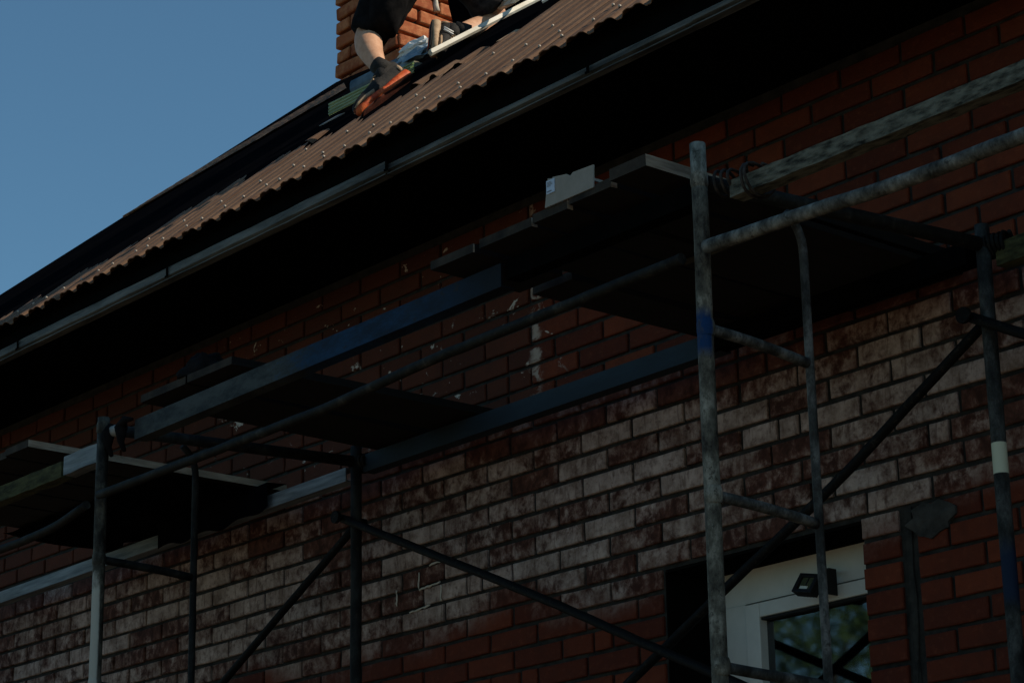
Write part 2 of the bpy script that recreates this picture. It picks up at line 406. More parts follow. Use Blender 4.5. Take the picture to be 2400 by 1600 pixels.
def jit(s): return random.uniform(-s, s)
for x, z, wd in near:
    w0 = min((full, half, .145, .07), key=lambda q: abs(q-wd)); me = proto(w0, random.randrange(7))
    o = bpy.data.objects.new('brick', me); COL.objects.link(o); o.parent = wall
    o.location = (x+jit(.0015), jit(.0022), z+jit(.0016)); o.scale = (wd/w0, 1, 1)
    o.rotation_euler = (jit(.012), jit(.006), jit(.008)); o['tint'] = random.random()
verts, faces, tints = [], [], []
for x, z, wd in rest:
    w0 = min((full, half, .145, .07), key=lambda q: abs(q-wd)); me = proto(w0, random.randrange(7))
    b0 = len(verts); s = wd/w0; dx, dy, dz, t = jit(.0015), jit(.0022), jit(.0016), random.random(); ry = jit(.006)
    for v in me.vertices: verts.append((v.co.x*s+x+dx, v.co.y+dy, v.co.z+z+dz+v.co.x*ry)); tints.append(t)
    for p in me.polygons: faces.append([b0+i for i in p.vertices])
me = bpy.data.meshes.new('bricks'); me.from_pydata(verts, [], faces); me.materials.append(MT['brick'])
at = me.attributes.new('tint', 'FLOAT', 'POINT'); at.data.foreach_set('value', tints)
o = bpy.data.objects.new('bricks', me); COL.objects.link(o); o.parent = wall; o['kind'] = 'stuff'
# cement smears: vertical joint beside the window, patch on its top corner
def smear(name, pts, mat, y=-.004, t=.012, parent=wall):
    bm = bmesh.new(); top = [bm.verts.new((x, y+jit(.003), z)) for x, z in pts]; bt = [bm.verts.new((x, Y0+.002, z)) for x, z in pts]
    c = bm.verts.new((sum(p[0] for p in pts)/len(pts), y-.006, sum(p[1] for p in pts)/len(pts)))
    n = len(pts)
    for i in range(n):
        bm.faces.new((c, top[i], top[(i+1) % n])); bm.faces.new((top[i], bt[i], bt[(i+1) % n], top[(i+1) % n]))
    bmesh.ops.recalc_face_normals(bm, faces=bm.faces)
    return link(name, bm, mat, parent)
p = []
for i in range(14): p.append((-4.600+jit(.006)+.0, 3.29-i*.09))
q = [(-4.572+jit(.008), 3.29-i*.09) for i in range(14)]
smear('cement_strip', p+q[::-1], 'mortar', .006)
pa = [(-4.49+.088*math.cos(a)*(1+jit(.25)), 3.232+.052*math.sin(a)*(1+jit(.2))) for a in [i*math.pi/8 for i in range(16)]]
smear('cement_patch', pa, 'cement', -.005)
def ribbon(pts, wd):   # thin squeezed-out line of lime mortar
    out1, out2 = [], []
    for x, z in pts: 
        out1.append((x+jit(.002), z+wd/2+jit(.002))); out2.append((x+jit(.002), z-wd/2+jit(.002)))
    return out1+out2[::-1]
# ---- lime squeezed from some joints
for (x, z, hz) in ((-6.935, 3.475, 1), (-6.805, 3.405, 1), (-6.87, 3.44, 0), (-6.93, 3.362, 0), (-7.07, 3.43, 1), (-6.81, 3.52, 0)):
    bm = bmesh.new(); a = []
    if hz: L = [V((x+jit(.003), -.003, z-.03+i*.01)) for i in range(7)]
    else: L = [V((x-.06+i*.015, -.003, z+jit(.003)+.001*i)) for i in range(9)]
    tube(bm, L, [.0035+jit(.0015) for _ in L], 6); link('lime_joint', bm, 'lime', wall)
# ---- window
win = link('window', (lambda b: (box(b, (WX0+.003, .21, 3.165), (WX1-.003, .27, 3.282)), b)[1])(bmesh.new()), 'upvc', house)
def wpart(name, a, b, mat, bev=.004):
    bm = bmesh.new(); box(bm, a, b)
    if bev: bevel(bm, bev, 2)
    return link(name, bm, mat, win)
wpart('added_jamb_dark_sheet', (WX0+.002, .012, WZ0+.02), (WX0+.006, .209, 3.278), 'dark', 0)  # thin near-black sheets added to darken the window reveal
wpart('added_lintel_dark_sheet', (WX0+.008, .014, 3.276), (WX1-.004, .208, 3.283), 'dark', 0)
wpart('frame_side', (WX0+.004, .2, 1.95), (-5.462, .262, 3.163), 'upvc')
wpart('seal', (-5.462, .235, 1.95), (-5.452, .262, 3.16), 'seal', 0)
wpart('seal', (-5.46, .235, 3.158), (-4.775, .262, 3.1655), 'seal', 0)
wpart('sash_side', (-5.452, .188, 1.98), (-5.388, .25, 3.156), 'upvc')
wpart('sash_top', (-5.3875, .188, 3.108), (-4.772, .25, 3.156), 'upvc')
wpart('seal', (-5.3875, .196, 3.100), (-4.79, .25, 3.1075), 'seal', 0)
wpart('sash_side', (-4.80, .188, 1.98), (-4.772, .25, 3.107), 'upvc')
wpart('sash_bottom', (-5.3875, .188, 1.96), (-4.801, .25, 2.02), 'upvc')
wpart('sill', (WX0+.004, -.06, 1.88), (WX1-.004, .2, 1.90), 'zinc')
bm = bmesh.new(); box(bm, (-5.3875, .222, 2.021), (-4.8015, .227, 3.0995)); link('pane', bm, 'glass', win)
bm = bmesh.new()   # the unlit room behind
for a, b in (((-6.4, .42, 1.0), (-6.35, 3, 3.6)), ((-4.0, .42, 1.0), (-3.95, 3, 3.6)), ((-6.34, 2.9, 1.0), (-4.01, 3, 3.6)), ((-6.34, .42, 3.5), (-4.01, 2.89, 3.6)), ((-6.34, .42, 1.0), (-4.01, 2.89, 1.1))): box(bm, a, b)
link('room', bm, 'dark', house)
bm = bmesh.new(); prev = None                           # curtain just inside, left part of the pane
for i in range(25):
    x = -5.38+i*.0065; y = .31+.012*math.sin(i*1.3); c = (bm.verts.new((x, y, 2.0)), bm.verts.new((x, y, 3.2)))
    if prev: bm.faces.new((prev[0], c[0], c[1], prev[1]))
    prev = c
link('curtain', bm, 'dark', house)
# ---- eaves
bm = bmesh.new(); box(bm, (XL-.3, -.598, 4.802), (XR, .42, 4.825)); link('soffit', bm, 'fascia', house)
bm = bmesh.new(); box(bm, (XL-.3, -.62, 4.772), (XR, -.599, 4.917)); link('fascia_board', bm, 'fascia', house)
def drip(x0, x1, z0, z1, yf):
    bm = bmesh.new(); n = max(2, int((x1-x0)/.12)); prev = None
    for i in range(n+1):
        x = x0+(x1-x0)*i/n; d = jit(.0035); e = jit(.002)
        prof = [(-.621, z1+.002), (yf+.004, z1+e), (yf+d, (z0+z1)/2), (yf+d*.5, z0+.004), (yf+.016, z0-.003), (yf+.016, z0-.009+e), (yf-.002, z0-.011+e), (yf-.002, z0-.015+e), (-.60, z0-.014)]
        c = [bm.verts.new((x, y, z)) for y, z in prof]
        if prev:
            for u in range(len(prof)-1): bm.faces.new((prev[u], c[u], c[u+1], prev[u+1]))
        prev = c
    bmesh.ops.recalc_face_normals(bm, faces=bm.faces)
    return link('drip_edge', bm, 'strip', house)
drip(-12.4, -9.3, 4.758, 4.794, -.628); drip(-9.33, -6.30, 4.754, 4.793, -.636)
drip(-6.33, -4.72, 4.757, 4.782, -.628); drip(-4.76, -2.1, 4.756, 4.780, -.633); drip(-2.12, 1.6, 4.752, 4.78, -.628)
for q in range(6):      # hangers over the drip edge
    x = -9.0+q*1.21+jit(.3); bm = bmesh.new(); box(bm, (x, -.641, 4.752), (x+.012, -.6385, 4.797)); box(bm, (x-.004, -.644, 4.748), (x+.016, -.6415, 4.7565)); link('hanger', bm, 'fascia', house)
# ---- roof
AL = math.radians(41); RO = V((0, -.68, 4.865)); RU = V((0, math.cos(AL), math.sin(AL))); RN = V((0, -math.sin(AL), math.cos(AL)))
def R(x, s, h=0): return V((x, 0, 0))+RO+RU*s+RN*h
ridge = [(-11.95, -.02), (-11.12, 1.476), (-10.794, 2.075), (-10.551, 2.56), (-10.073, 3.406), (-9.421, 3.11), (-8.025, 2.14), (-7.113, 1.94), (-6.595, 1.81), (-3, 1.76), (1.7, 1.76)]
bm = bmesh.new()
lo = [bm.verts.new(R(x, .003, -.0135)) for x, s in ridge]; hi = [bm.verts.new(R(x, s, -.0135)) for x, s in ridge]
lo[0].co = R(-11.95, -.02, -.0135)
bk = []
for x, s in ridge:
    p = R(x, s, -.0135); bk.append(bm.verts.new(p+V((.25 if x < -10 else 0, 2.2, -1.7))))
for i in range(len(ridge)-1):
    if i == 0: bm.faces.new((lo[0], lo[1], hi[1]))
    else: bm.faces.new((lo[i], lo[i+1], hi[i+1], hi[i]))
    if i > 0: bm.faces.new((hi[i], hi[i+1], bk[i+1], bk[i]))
roof = link('roof', bm, 'shade_tarp', house)  # upper roof is near-black: its cast shade is put into the colour
P133 = .1332
def prof(x):
    u = ((x+5.838)/P133) % 1.0
    d = min(u, 1-u); c = min(1, max(0, (d-.06)/.15)); c = c*c*(3-2*c)
    return .019*c-.009+.002*math.cos(u*6*math.pi)
def corr(x0, x1, sb, stf, name='corrugated_sheet', lift=0, mat='corr'):
    bm = bmesh.new(); per = 20; n = max(2, int(round((x1-x0)/P133*per))); cols = []
    for i in range(n+1):
        x = x0+(x1-x0)*i/n; h = prof(x)+lift; s1 = stf(x, h) if callable(stf) else stf
        cols.append([(bm.verts.new(R(x, sb+(s1-sb)*t, h))) for t in (0, .25, .5, .75, 1)]+
                    [bm.verts.new(R(x, sb, h-.003)), bm.verts.new(R(x, sb-.0004, h))])
    for a, b in zip(cols, cols[1:]):
        for k in range(4): f = bm.faces.new((a[k], b[k], b[k+1], a[k+1])); f.smooth = True
        bm.faces.new((a[5], b[5], b[6], a[6]))
    bmesh.ops.recalc_face_normals(bm, faces=bm.faces)
    o = link(name, bm, mat, roof)
    return o
BT = [(-12, .0), (-9.4, .02), (-8.95, .22), (-8.75, .30), (-8.40, .36), (-8.33, .72), (-8.06, .77), (-7.72, .80), (-7.35, .84), (-7.02, .76), (-6.9, .93), (-6.64, .84), (-6.44, .95), (-6.33, 1.26), (-5.8, 1.3), (-3, 1.3), (2, 1.3)]  # upper limit of the sunlit sheets, following the edge of the painted shade
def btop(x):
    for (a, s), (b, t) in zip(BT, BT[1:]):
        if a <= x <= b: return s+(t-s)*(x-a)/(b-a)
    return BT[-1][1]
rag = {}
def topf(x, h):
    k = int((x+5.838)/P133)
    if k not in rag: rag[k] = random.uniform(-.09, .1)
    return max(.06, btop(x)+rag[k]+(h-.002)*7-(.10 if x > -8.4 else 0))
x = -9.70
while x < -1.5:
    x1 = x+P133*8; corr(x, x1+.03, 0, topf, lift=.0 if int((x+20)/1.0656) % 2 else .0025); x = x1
def vs_(x, h):  # brown trim along the verge
    return None
VT = [(-10.60, 2.10), (-10.45, 2.33), (-10.3, 2.48), (-9.945, 2.70), (-9.671, 2.88), (-9.50, 2.98)]
VB = [(-10.56, 2.05), (-10.33, 2.12), (-10.10, 2.22), (-9.70, 2.36), (-9.38, 2.50), (-9.10, 2.56)]
bm = bmesh.new(); pr_ = None
nn = 60
def lerpt(T, t):
    f = t*(len(T)-1); i = min(int(f), len(T)-2); f -= i
    return T[i][0]+(T[i+1][0]-T[i][0])*f, T[i][1]+(T[i+1][1]-T[i][1])*f
for i in range(nn+1):
    t = i/nn; a = lerpt(VT, t); b = lerpt(VB, t); a = (a[0], a[1]-.05); row = []
    for k in range(13):
        f = k/12; xx = a[0]+(b[0]-a[0])*f; ss = a[1]+(b[1]-a[1])*f
        row.append(bm.verts.new(R(xx, ss, -.004+.006*math.sin(k*1.6)+jit(.001))))
    if pr_:
        for k in range(12): bm.faces.new((pr_[k], row[k], row[k+1], pr_[k+1]))
    pr_ = row
bmesh.ops.recalc_face_normals(bm, faces=bm.faces); link('verge_trim', bm, 'corr', roof)
# nails: one mesh shared by all
bm = bmesh.new(); tube(bm, [(0, 0, 0), (0, 0, .0025)], .0075, 10, mat=1)
tube(bm, [(0, 0, .003), (0, 0, .007), (0, 0, .011)], [.0055, .0055, .003], 8)
nme = bpy.data.meshes.new('nail'); bm.to_mesh(nme); bm.free(); nme.materials.append(MT['nail']); nme.materials.append(MT['nailrub'])
NQ = RN.to_track_quat('Z', 'Y')
i0 = -30
for k in range(-30, 22):
    xc = -5.838+P133*(k+.5)
    L = [.105+jit(.02)]
    if k % 2 == 0: L.append(.29+jit(.07))
    if k % 3 == 0 and xc > -7.6: L.append(.55+jit(.1))
    for s in L:
        if s > btop(xc)-.06: continue
        o = bpy.data.objects.new('nail', nme); COL.objects.link(o); o.parent = roof
        o.location = R(xc+jit(.012), s, prof(xc)+.001); o.rotation_mode = 'QUATERNION'; o.rotation_quaternion = NQ
# sunlit crests within the painted roof shade, built as small sheet pieces
for x0, x1, s0, s1, mt in ((-7.10, -7.02, 1.02, 1.14, 'corr'), (-6.95, -6.88, .99, 1.14, 'corr'), (-6.77, -6.68, .95, 1.12, 'corr'), (-6.53, -6.45, .97, 1.10, 'tan'), (-7.80, -7.72, .98, 1.10, 'corr')):
    bm = bmesh.new(); pr_ = None
    for i in range(7):
        xx = x0+(x1-x0)*i/6; hh = -.012+.024*math.sin(math.pi*i/6)
        c = [bm.verts.new(R(xx+jit(.003), s0+(s1-s0)*t+jit(.008), hh*(1-.5*t))) for t in (0, .5, 1)]
        if pr_:
            for q in range(2): bm.faces.new((pr_[q], c[q], c[q+1], pr_[q+1]))
        pr_ = c
    link('sunlit_crest', bm, mt, roof)
# ---- chimney
CX, CY, CW = -10.44, 2.158, .60; CC = .0915
bm = bmesh.new(); box(bm, (CX+.03, CY+.03, 5.6), (CX+CW-.03, CY+CW-.03, 9.2))
chim = link('chimney', bm, 'cmortar', house)
def cb(w_, seed):
    bm = bmesh.new(); box(bm, (-w_/2, 0, -.0365), (w_/2, .12, .0365), 0, .005); bevel(bm, .013, 3)
    me = bpy.data.meshes.new('brick'); bm.to_mesh(me); bm.free(); me.materials.append(MT['chimney']); return me
cbm = {wd: [cb(wd, i) for i in range(4)] for wd in (.283, .132)}
zc = CY; k = 0; z = 7.3-CC*8+.0457
while z < 9.15:
    for face in range(2):
        seq = [.283, .283] if (k+face) % 2 == 0 else [.132, .283, .132]
        u = .006 if (k+face) % 2 == 0 else .004
        if (k+face) % 2 == 0: u = .005
        for wd in seq:
            o = bpy.data.objects.new('brick', random.choice(cbm[wd])); COL.objects.link(o); o.parent = chim; o['tint'] = random.random()
            c = u+wd/2
            if face == 0: o.location = (CX+c, CY+jit(.004), z+jit(.003)); o.rotation_euler = (0, jit(.01), jit(.02))
            else: o.location = (CX+CW+jit(.004)+.003, CY+c+.003, z+jit(.003)); o.rotation_euler = (0, jit(.01), math.pi/2+jit(.02))
            u += wd+.017
    z += CC; k += 1
for y0_, z0_, n_ in ((CY+.27, 7.80, 7), (CY+.45, 7.9, 5)):
    bm = bmesh.new(); tube(bm, [V((CX+CW+.004+jit(.004), y0_+jit(.012), z0_-q*.035)) for q in range(n_)], [.018+jit(.007) for q in range(n_)], 8); link('mortar_drip', bm, 'lime', chim)
bm = bmesh.new(); box(bm, (CX-.04, CY-.04, 9.2), (CX+CW+.04, CY+CW+.04, 9.28)); bevel(bm, .01); link('cap', bm, 'cement', chim)
# ------------------------------------------------------------------ scaffold
def frame(x, label, mats, rungs, xi=None):
    # each upright frame is one thing
    t = thing('scaffold_frame', label, 'scaffold frame', (x, -.7, 0), 'upright scaffold frames along the wall')
    xi = x if xi is None else xi
    def P(name, pts, r, m):
        o = tube_obj(name, [V(p)-V((x, -.7, 0)) for p in pts], r, m, t); return o
    tilt = mats.get('tilt', 0)
    for n_, yy, xx, m, ztop in (('post', -1.2, x, mats['o'], mats.get('zt', 3.985)), ('post', -.2, xi, mats['i'], 3.985)):
        o = P(n_, dense([(xx+(-tilt if yy < -1 else 0), yy, .02), (xx, yy, ztop)], .25, .0012), .0215, m)
        bm = bmesh.new(); q = V((xx, yy, 2.05))-V((x, -.7, 0)); tube(bm, [q, q+V((0, 0, .16))], .0255); link('coupler', bm, m, t)
    P('transom', [(x, -1.178, 3.925), (xi, -.222, 3.925)], .021, mats['t'])
    P('ladder_rail', dense([(x, -.81, .25), (x, -.81, 3.84), (x, -.818, 3.875), (x, -.84, 3.90), (x, -.87, 3.915)], .02), .0125, mats['l'])
    for z0, z1 in rungs: P('rung', dense([(x, -1.178, z0+.012), (x, -1.0, z0+.006), (x, -.90, z1), (x, -.822, z1-.008)], .04), .0145, mats['r'])
    for z0, z1 in rungs+[(3.915, 3.915)]:
        bm = bmesh.new(); q = V((x, -1.2, z0+.012))-V((x, -.7, 0)); tube(bm, [q-V((0, 0, .022)), q-V((0, 0, .012)), q+V((0, 0, .012)), q+V((0, 0, .022))], [.0215, .0245, .0242, .0215], 14, False); link('weld_collar', bm, mats['o'], t)
    for zz in (.5, .95, 1.4, 1.85, 2.2): P('rung', [(x, -1.178, zz), (x, -.822, zz)], .0145, mats['r'])
    bm = bmesh.new()
    for yy, xx in ((-1.2, x), (-.2, xi)): box(bm, (xx-x-.06, yy+.7-.06, 0), (xx-x+.06, yy+.7+.06, .012))
    link('base_plate', bm, mats['i'], t)
    return t
rb = [(3.505, 3.50), (3.06, 3.058), (2.622, 2.63)]
f1 = frame(-7.215, 'dark scaffold frame on the left, its outer post streaked with pale paint', dict(o='tube_a', i='tube_c', t='tube_c', l='tube_c', r='tube_c', zt=3.965), [(3.44, 3.443), (3.0, 3.0), (2.6, 2.6)], -7.06)
f2 = frame(-4.2, 'scaffold frame with a blue paint patch on its pale outer post beside the window', dict(o='tube_b', i='tube_d', t='ledger_d', l='tube_l', r='tube_l', tilt=.012, zt=4.03), rb, -4.065)
def ctree(o, parent=None, dx=0):
    c = o.copy(); COL.objects.link(c); c.parent = parent
    if parent is None: c.location.x += dx
    for ch in o.children: ctree(ch, c)
    return c
f0 = ctree(f1, None, -3.0); f0['label'] = 'dark scaffold frame at the far left end of the scaffold'
f3 = ctree(f2, None, 3.05); f3['label'] = 'scaffold frame at the near right end of the scaffold'
# braces in the inner plane
def brace(pts, label, name='diagonal_brace'):
    bm = bmesh.new(); L = dense(pts, .08, .001); tube(bm, L, .0155, 12)
    o = link(name, bm, 'brace'); tag(o, label, 'brace', 'diagonal braces near the wall'); return o
brace([(-7.11, -.235, 3.715), (-6.72, -.235, 3.545), (-6.35, -.235, 3.385), (-5.96, -.235, 3.213), (-5.43, -.235, 2.965), (-4.13, -.235, 2.37)], 'black diagonal brace falling to the right from the left frame across the white bricks')
brace([(-4.09, -.165, 3.72), (-4.71, -.165, 3.36), (-5.16, -.165, 3.14), (-5.63, -.165, 2.90), (-7.0, -.165, 2.2)], 'black diagonal brace passing in front of the window, rising to the right-hand frame')
brace([(-7.10, -.165, 3.70), (-8.0, -.165, 3.222), (-9.9, -.165, 2.2)], 'black diagonal brace falling to the left from the left frame')
brace([(-4.10, -.235, 3.71), (-3.95, -.235, 3.63), (-1.2, -.235, 2.2)], 'short visible end of the brace leaving the right frame at the picture edge')
for x in (-7.06, -4.065):
    bm = bmesh.new(); tube(bm, [(x-.035, -.27, 3.71), (x-.035, -.13, 3.71)], .012); tube(bm, [(x-.035, -.275, 3.71), (x-.035, -.262, 3.71)], .024)
    tag(link('brace_bolt', bm, 'brace'), 'black bolt holding the crossed braces on the %s inner post' % ('left' if x < -5 else 'right'), 'bolt')
# ledgers in the outer plane
def ledger(pts, r, m, label):
    o = tube_obj('guard_tube', dense(pts, .06, .0008), r, m); tag(o, label, 'tube', 'bent tubes along the outer posts'); return o
ledger([(-10.1, -1.235, 3.60), (-7.93, -1.235, 3.602), (-7.63, -1.235, 3.602), (-7.45, -1.235, 3.612), (-7.25, -1.235, 3.65)], .0155, 'ledger_d', 'dark bent tube left of the left outer post')
ledger([(-7.17, -1.235, 3.668), (-6.48, -1.235, 3.669), (-5.79, -1.235, 3.672), (-5.33, -1.235, 3.697), (-4.24, -1.235, 3.712)], .0155, 'ledger_d', 'long dark tube running between the two outer posts')
ledger([(-4.150, -1.235, 3.718), (-3.79, -1.235, 3.706), (-3.52, -1.235, 3.692), (-3.14, -1.235, 3.692), (-1.2, -1.235, 3.70)], .0185, 'ledger', 'pale blotched tube to the right of the blue-patched post')
# longitudinal beams
def channel(x0, x1, y0, z0, z1, m, label, name='steel_channel', wy=.05, z1b=None, sag=0):
    z1b = z1 if z1b is None else z1b; bm = bmesh.new(); n = 14; pr_ = None; h = z1-z0; t = .006
    for i in range(n+1):
        f = i/n; x = x0+(x1-x0)*f; dz = -sag*4*f*(1-f)+(z1b-z1)*f
        prof = [(0, 0), (wy, 0), (wy, t), (t, t), (t, h-t), (wy, h-t), (wy, h), (0, h)]
        c = [bm.verts.new((x, y0+y, z0+z+dz)) for y, z in prof]
        if pr_:
            for k in range(8): bm.faces.new((pr_[k], c[k], c[(k+1) % 8], pr_[(k+1) % 8]))
        else: bm.faces.new(c)
        pr_ = c
    bm.faces.new(pr_[::-1]); bmesh.ops.recalc_face_normals(bm, faces=bm.faces)
    return tag(link(name, bm, m), label, 'beam', 'beams along the scaffold')
def timber(x0, x1, y0, z0, z1, m, label, wy=.05, rough=.0018, z1b=0):
    bm = bmesh.new(); n = int((x1-x0)/.05); pr_ = None
    for i in range(n+1):
        x = x0+(x1-x0)*i/n; dz = z1b*i/n
        prof = [(0, z0), (wy, z0), (wy, z1), (wy/2, z1+.002), (0, z1), (0, (z0*2+z1)/3), ]
        c = [bm.verts.new((x, y0+y+jit(rough*.5), z+dz+jit(rough))) for y, z in prof]
        if pr_:
            for k in range(6): bm.faces.new((pr_[k], c[k], c[(k+1) % 6], pr_[(k+1) % 6]))
        else: bm.faces.new(c)
        pr_ = c
    bm.faces.new(pr_[::-1]); bmesh.ops.recalc_face_normals(bm, faces=bm.faces)
    return tag(link('timber_beam', bm, m), label, 'beam', 'beams along the scaffold')
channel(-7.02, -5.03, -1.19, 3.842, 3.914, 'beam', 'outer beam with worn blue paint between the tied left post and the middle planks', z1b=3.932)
channel(-5.028, -4.26, -1.17, 3.885, 3.945, 'fascia', 'outer beam coloured black for the shade under the middle planks')  # black colour stands in for the shade of the overhanging planks
channel(-7.03, -5.14, -.19, 3.880, 3.948, 'blue_d', 'dark blue inner beam near the wall, left of the window', z1b=3.95)
timber(-10.2, -7.52, -1.19, 3.812, 3.873, 'moss2', 'greenish mossy outer beam at the left edge')
timber(-7.50, -7.27, -1.192, 3.815, 3.885, 'zinc', 'short pale grey beam end just left of the tied left post')
channel(-10.2, -7.14, -.19, 3.842, 3.895, 'zinc', 'pale zinc inner beam at the lower left against the wall', z1b=3.922)
timber(-4.10, -1.1, -1.19, 3.850, 3.898, 'moss', 'broad lichen-covered outer beam at the upper right')
timber(-4.03, -1.1, -.19, 3.855, 3.925, 'moss2', 'dark mossy inner beam at the right edge')
timber(-5.19, -4.12, -.21, 3.882, 3.95, 'fascia', 'inner beam coloured black for the deck shade near the wall beside the right inner post', rough=.001)  # shade under the deck is put into this beam's colour
# planks
PALE = .30
def plank(x0, x1, y0, y1, z, m, label, th=.027, tw=0, group='planks of the middle platform', dz=0):
    bm = bmesh.new(); n = 12; pr_ = None
    for i in range(n+1):
        f = .018 if i == 1 else i/n; y = y0+(y1-y0)*f; e = jit(.002)
        c = [bm.verts.new(p) for p in ((x0+tw*f+e, y, z+dz*f), (x1+tw*f+jit(.002), y, z+dz*f), (x1+tw*f+jit(.002), y, z+th+dz*f), (x0+tw*f+e, y, z+th+dz*f))]
        if pr_:
            for k in range(4): bm.faces.new((pr_[k], c[k], c[(k+1) % 4], pr_[(k+1) % 4]))
        else: bm.faces.new(c)
        pr_ = c
    bm.faces.new(pr_[::-1]); bmesh.ops.recalc_face_normals(bm, faces=bm.faces)
    for f in bm.faces: f.material_index = 2 if f.normal.z < -.5 or (f.normal.x > .5 and f.calc_center_median().y > y0+(.025 if 'pale' not in m else (9 if m == 'pale2' else PALE))) else (1 if f.normal.y < -.5 else 0)  # light painted by face: near-black shaded undersides and sides, pale lit edges
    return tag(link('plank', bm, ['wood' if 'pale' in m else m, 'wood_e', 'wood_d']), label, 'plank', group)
ZP = 3.968
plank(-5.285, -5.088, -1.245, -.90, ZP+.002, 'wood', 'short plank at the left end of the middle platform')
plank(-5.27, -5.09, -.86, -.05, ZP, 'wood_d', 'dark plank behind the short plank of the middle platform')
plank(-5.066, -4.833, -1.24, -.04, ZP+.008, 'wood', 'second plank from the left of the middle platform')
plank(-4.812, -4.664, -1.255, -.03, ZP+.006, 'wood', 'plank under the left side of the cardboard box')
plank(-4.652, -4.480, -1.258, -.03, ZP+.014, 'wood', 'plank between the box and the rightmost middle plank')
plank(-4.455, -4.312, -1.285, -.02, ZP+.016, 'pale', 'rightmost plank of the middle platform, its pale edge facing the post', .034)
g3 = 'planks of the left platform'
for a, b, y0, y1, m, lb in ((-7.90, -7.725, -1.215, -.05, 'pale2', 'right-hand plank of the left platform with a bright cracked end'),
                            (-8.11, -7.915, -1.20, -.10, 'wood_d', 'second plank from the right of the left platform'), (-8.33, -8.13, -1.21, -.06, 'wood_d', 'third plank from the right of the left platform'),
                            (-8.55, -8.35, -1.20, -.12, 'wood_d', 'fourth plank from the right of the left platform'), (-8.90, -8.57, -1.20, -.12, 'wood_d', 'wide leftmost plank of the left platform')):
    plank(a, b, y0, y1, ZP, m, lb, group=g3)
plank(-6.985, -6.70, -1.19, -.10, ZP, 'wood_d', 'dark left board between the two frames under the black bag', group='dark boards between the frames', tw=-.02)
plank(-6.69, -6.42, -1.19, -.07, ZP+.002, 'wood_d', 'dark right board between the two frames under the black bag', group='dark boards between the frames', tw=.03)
# second layer under the middle platform close to the right frame
for a, b, y0, y1, lb in ((-4.75, -4.30, -.72, .0, 'dark sheet of board under the middle planks near the wall'),):
    plank(a, b, y0, y1, ZP-.022, 'wood_d', lb, .018)
# crumpled bag on the dark boards
bm = bmesh.new(); bmesh.ops.create_icosphere(bm, subdivisions=4, radius=1)
from mathutils import noise as mn
for v in bm.verts:
    p = v.co.copy(); d = mn.noise(p*2.1)*.28+mn.noise(p*5)*.10
    p *= 1+d; v.co = V((p.x*.11-6.70, p.y*.07-1.12, max(p.z, -.02)*.085+ZP+.03))
tag(link('crumpled_bag', bm, 'cloth', smooth_=True), 'crumpled black bag lying on the dark boards between the frames', 'bag')
# dark tarp below left platform, plus a strip standing in for beam shade
bm = bmesh.new(); pr_ = None
for i in range(30):
    x = -9.0+i*1.25/29; c = []
    for j in range(8):
        f = j/7; y = -.62+f*.50+.03*math.sin(i*.9)*f; z = ZP-.004-.012*abs(math.sin(i*.7+j*.5))-.012*f
        c.append(bm.verts.new((x, y, z)))
    if pr_:
        for k in range(7): bm.faces.new((pr_[k], c[k], c[k+1], pr_[k+1]))
    pr_ = c
for q, (xa, xb) in enumerate(((-8.42, -7.62),)):
    pr_ = None
    for i in range(24):
        x = xa+(xb-xa)*i/23; zb = 3.84+.012*math.sin(i*.8)+.03*max(0, i-18)/5; c = [bm.verts.new((x, -.125, ZP-.002)), bm.verts.new((x, -.215+.004*math.sin(i), ZP-.008)), bm.verts.new((x, -.212+.006*math.sin(i*.7), zb))]
        if pr_:
            for k in range(2): bm.faces.new((pr_[k], c[k], c[k+1], pr_[k+1]))
        pr_ = c
tag(link('tarp_with_shade_strip', bm, 'shade_tarp'), 'sagging black sheet with a wavy edge under the left platform, with a black strip standing in for shade on the inner beam', 'tarp')
# cardboard box
cb_ = thing('cardboard_box', 'small grey cardboard box with a pale blue label on the middle planks', 'box', (-4.64, -1.24, 4.008))
bm = bmesh.new()
outl = [(-4.749, 4.000), (-4.546, 4.000), (-4.543, 4.066), (-4.628, 4.070), (-4.633, 4.067), (-4.640, 4.063), (-4.647, 4.068), (-4.655, 4.073), (-4.712, 4.082), (-4.716, 4.079), (-4.734, 4.084)]
yb = -1.262
fr_ = [bm.verts.new(V((x, yb, z))-cb_.location) for x, z in outl]; bk_ = [bm.verts.new(V((x, yb+.004, z))-cb_.location) for x, z in outl]
bm.faces.new(fr_); bm.faces.new(bk_[::-1])
for i in range(len(outl)): bm.faces.new((fr_[i], bk_[i], bk_[(i+1) % len(outl)], fr_[(i+1) % len(outl)]))
bmesh.ops.recalc_face_normals(bm, faces=bm.faces); link('front_panel', bm, 'card', cb_)
def cbox(name, a, b, m, par, bev=0):
    bm = bmesh.new(); box(bm, V(a)-par.location, V(b)-par.location)
    if bev: bevel(bm, bev)
    return link(name, bm, m, par)
cbox('side_panel', (-4.742, yb+.005, 4.014), (-4.738, -1.20, 4.040), 'card', cb_); cbox('side_panel', (-4.553, yb+.005, 4.022), (-4.549, -1.20, 4.030), 'card', cb_)
cbox('back_panel', (-4.742, -1.199, 4.005), (-4.549, -1.195, 4.026), 'card', cb_)
cbox('label_sheet', (-4.738, yb-.0025, 4.036), (-4.704, yb-.0005, 4.076), 'label', cb_)
for z in (4.069, 4.065, 4.061, 4.057): cbox('print_line', (-4.734, yb-.0035, z), (-4.734+random.uniform(.014, .026), yb-.003, z+.0014), 'ink', cb_)
cbox('barcode_smudge', (-4.735, yb-.0035, 4.041), (-4.716, yb-.003, 4.044), 'ink', cb_)
bm = bmesh.new(); y1, y2 = -1.235, -1.222
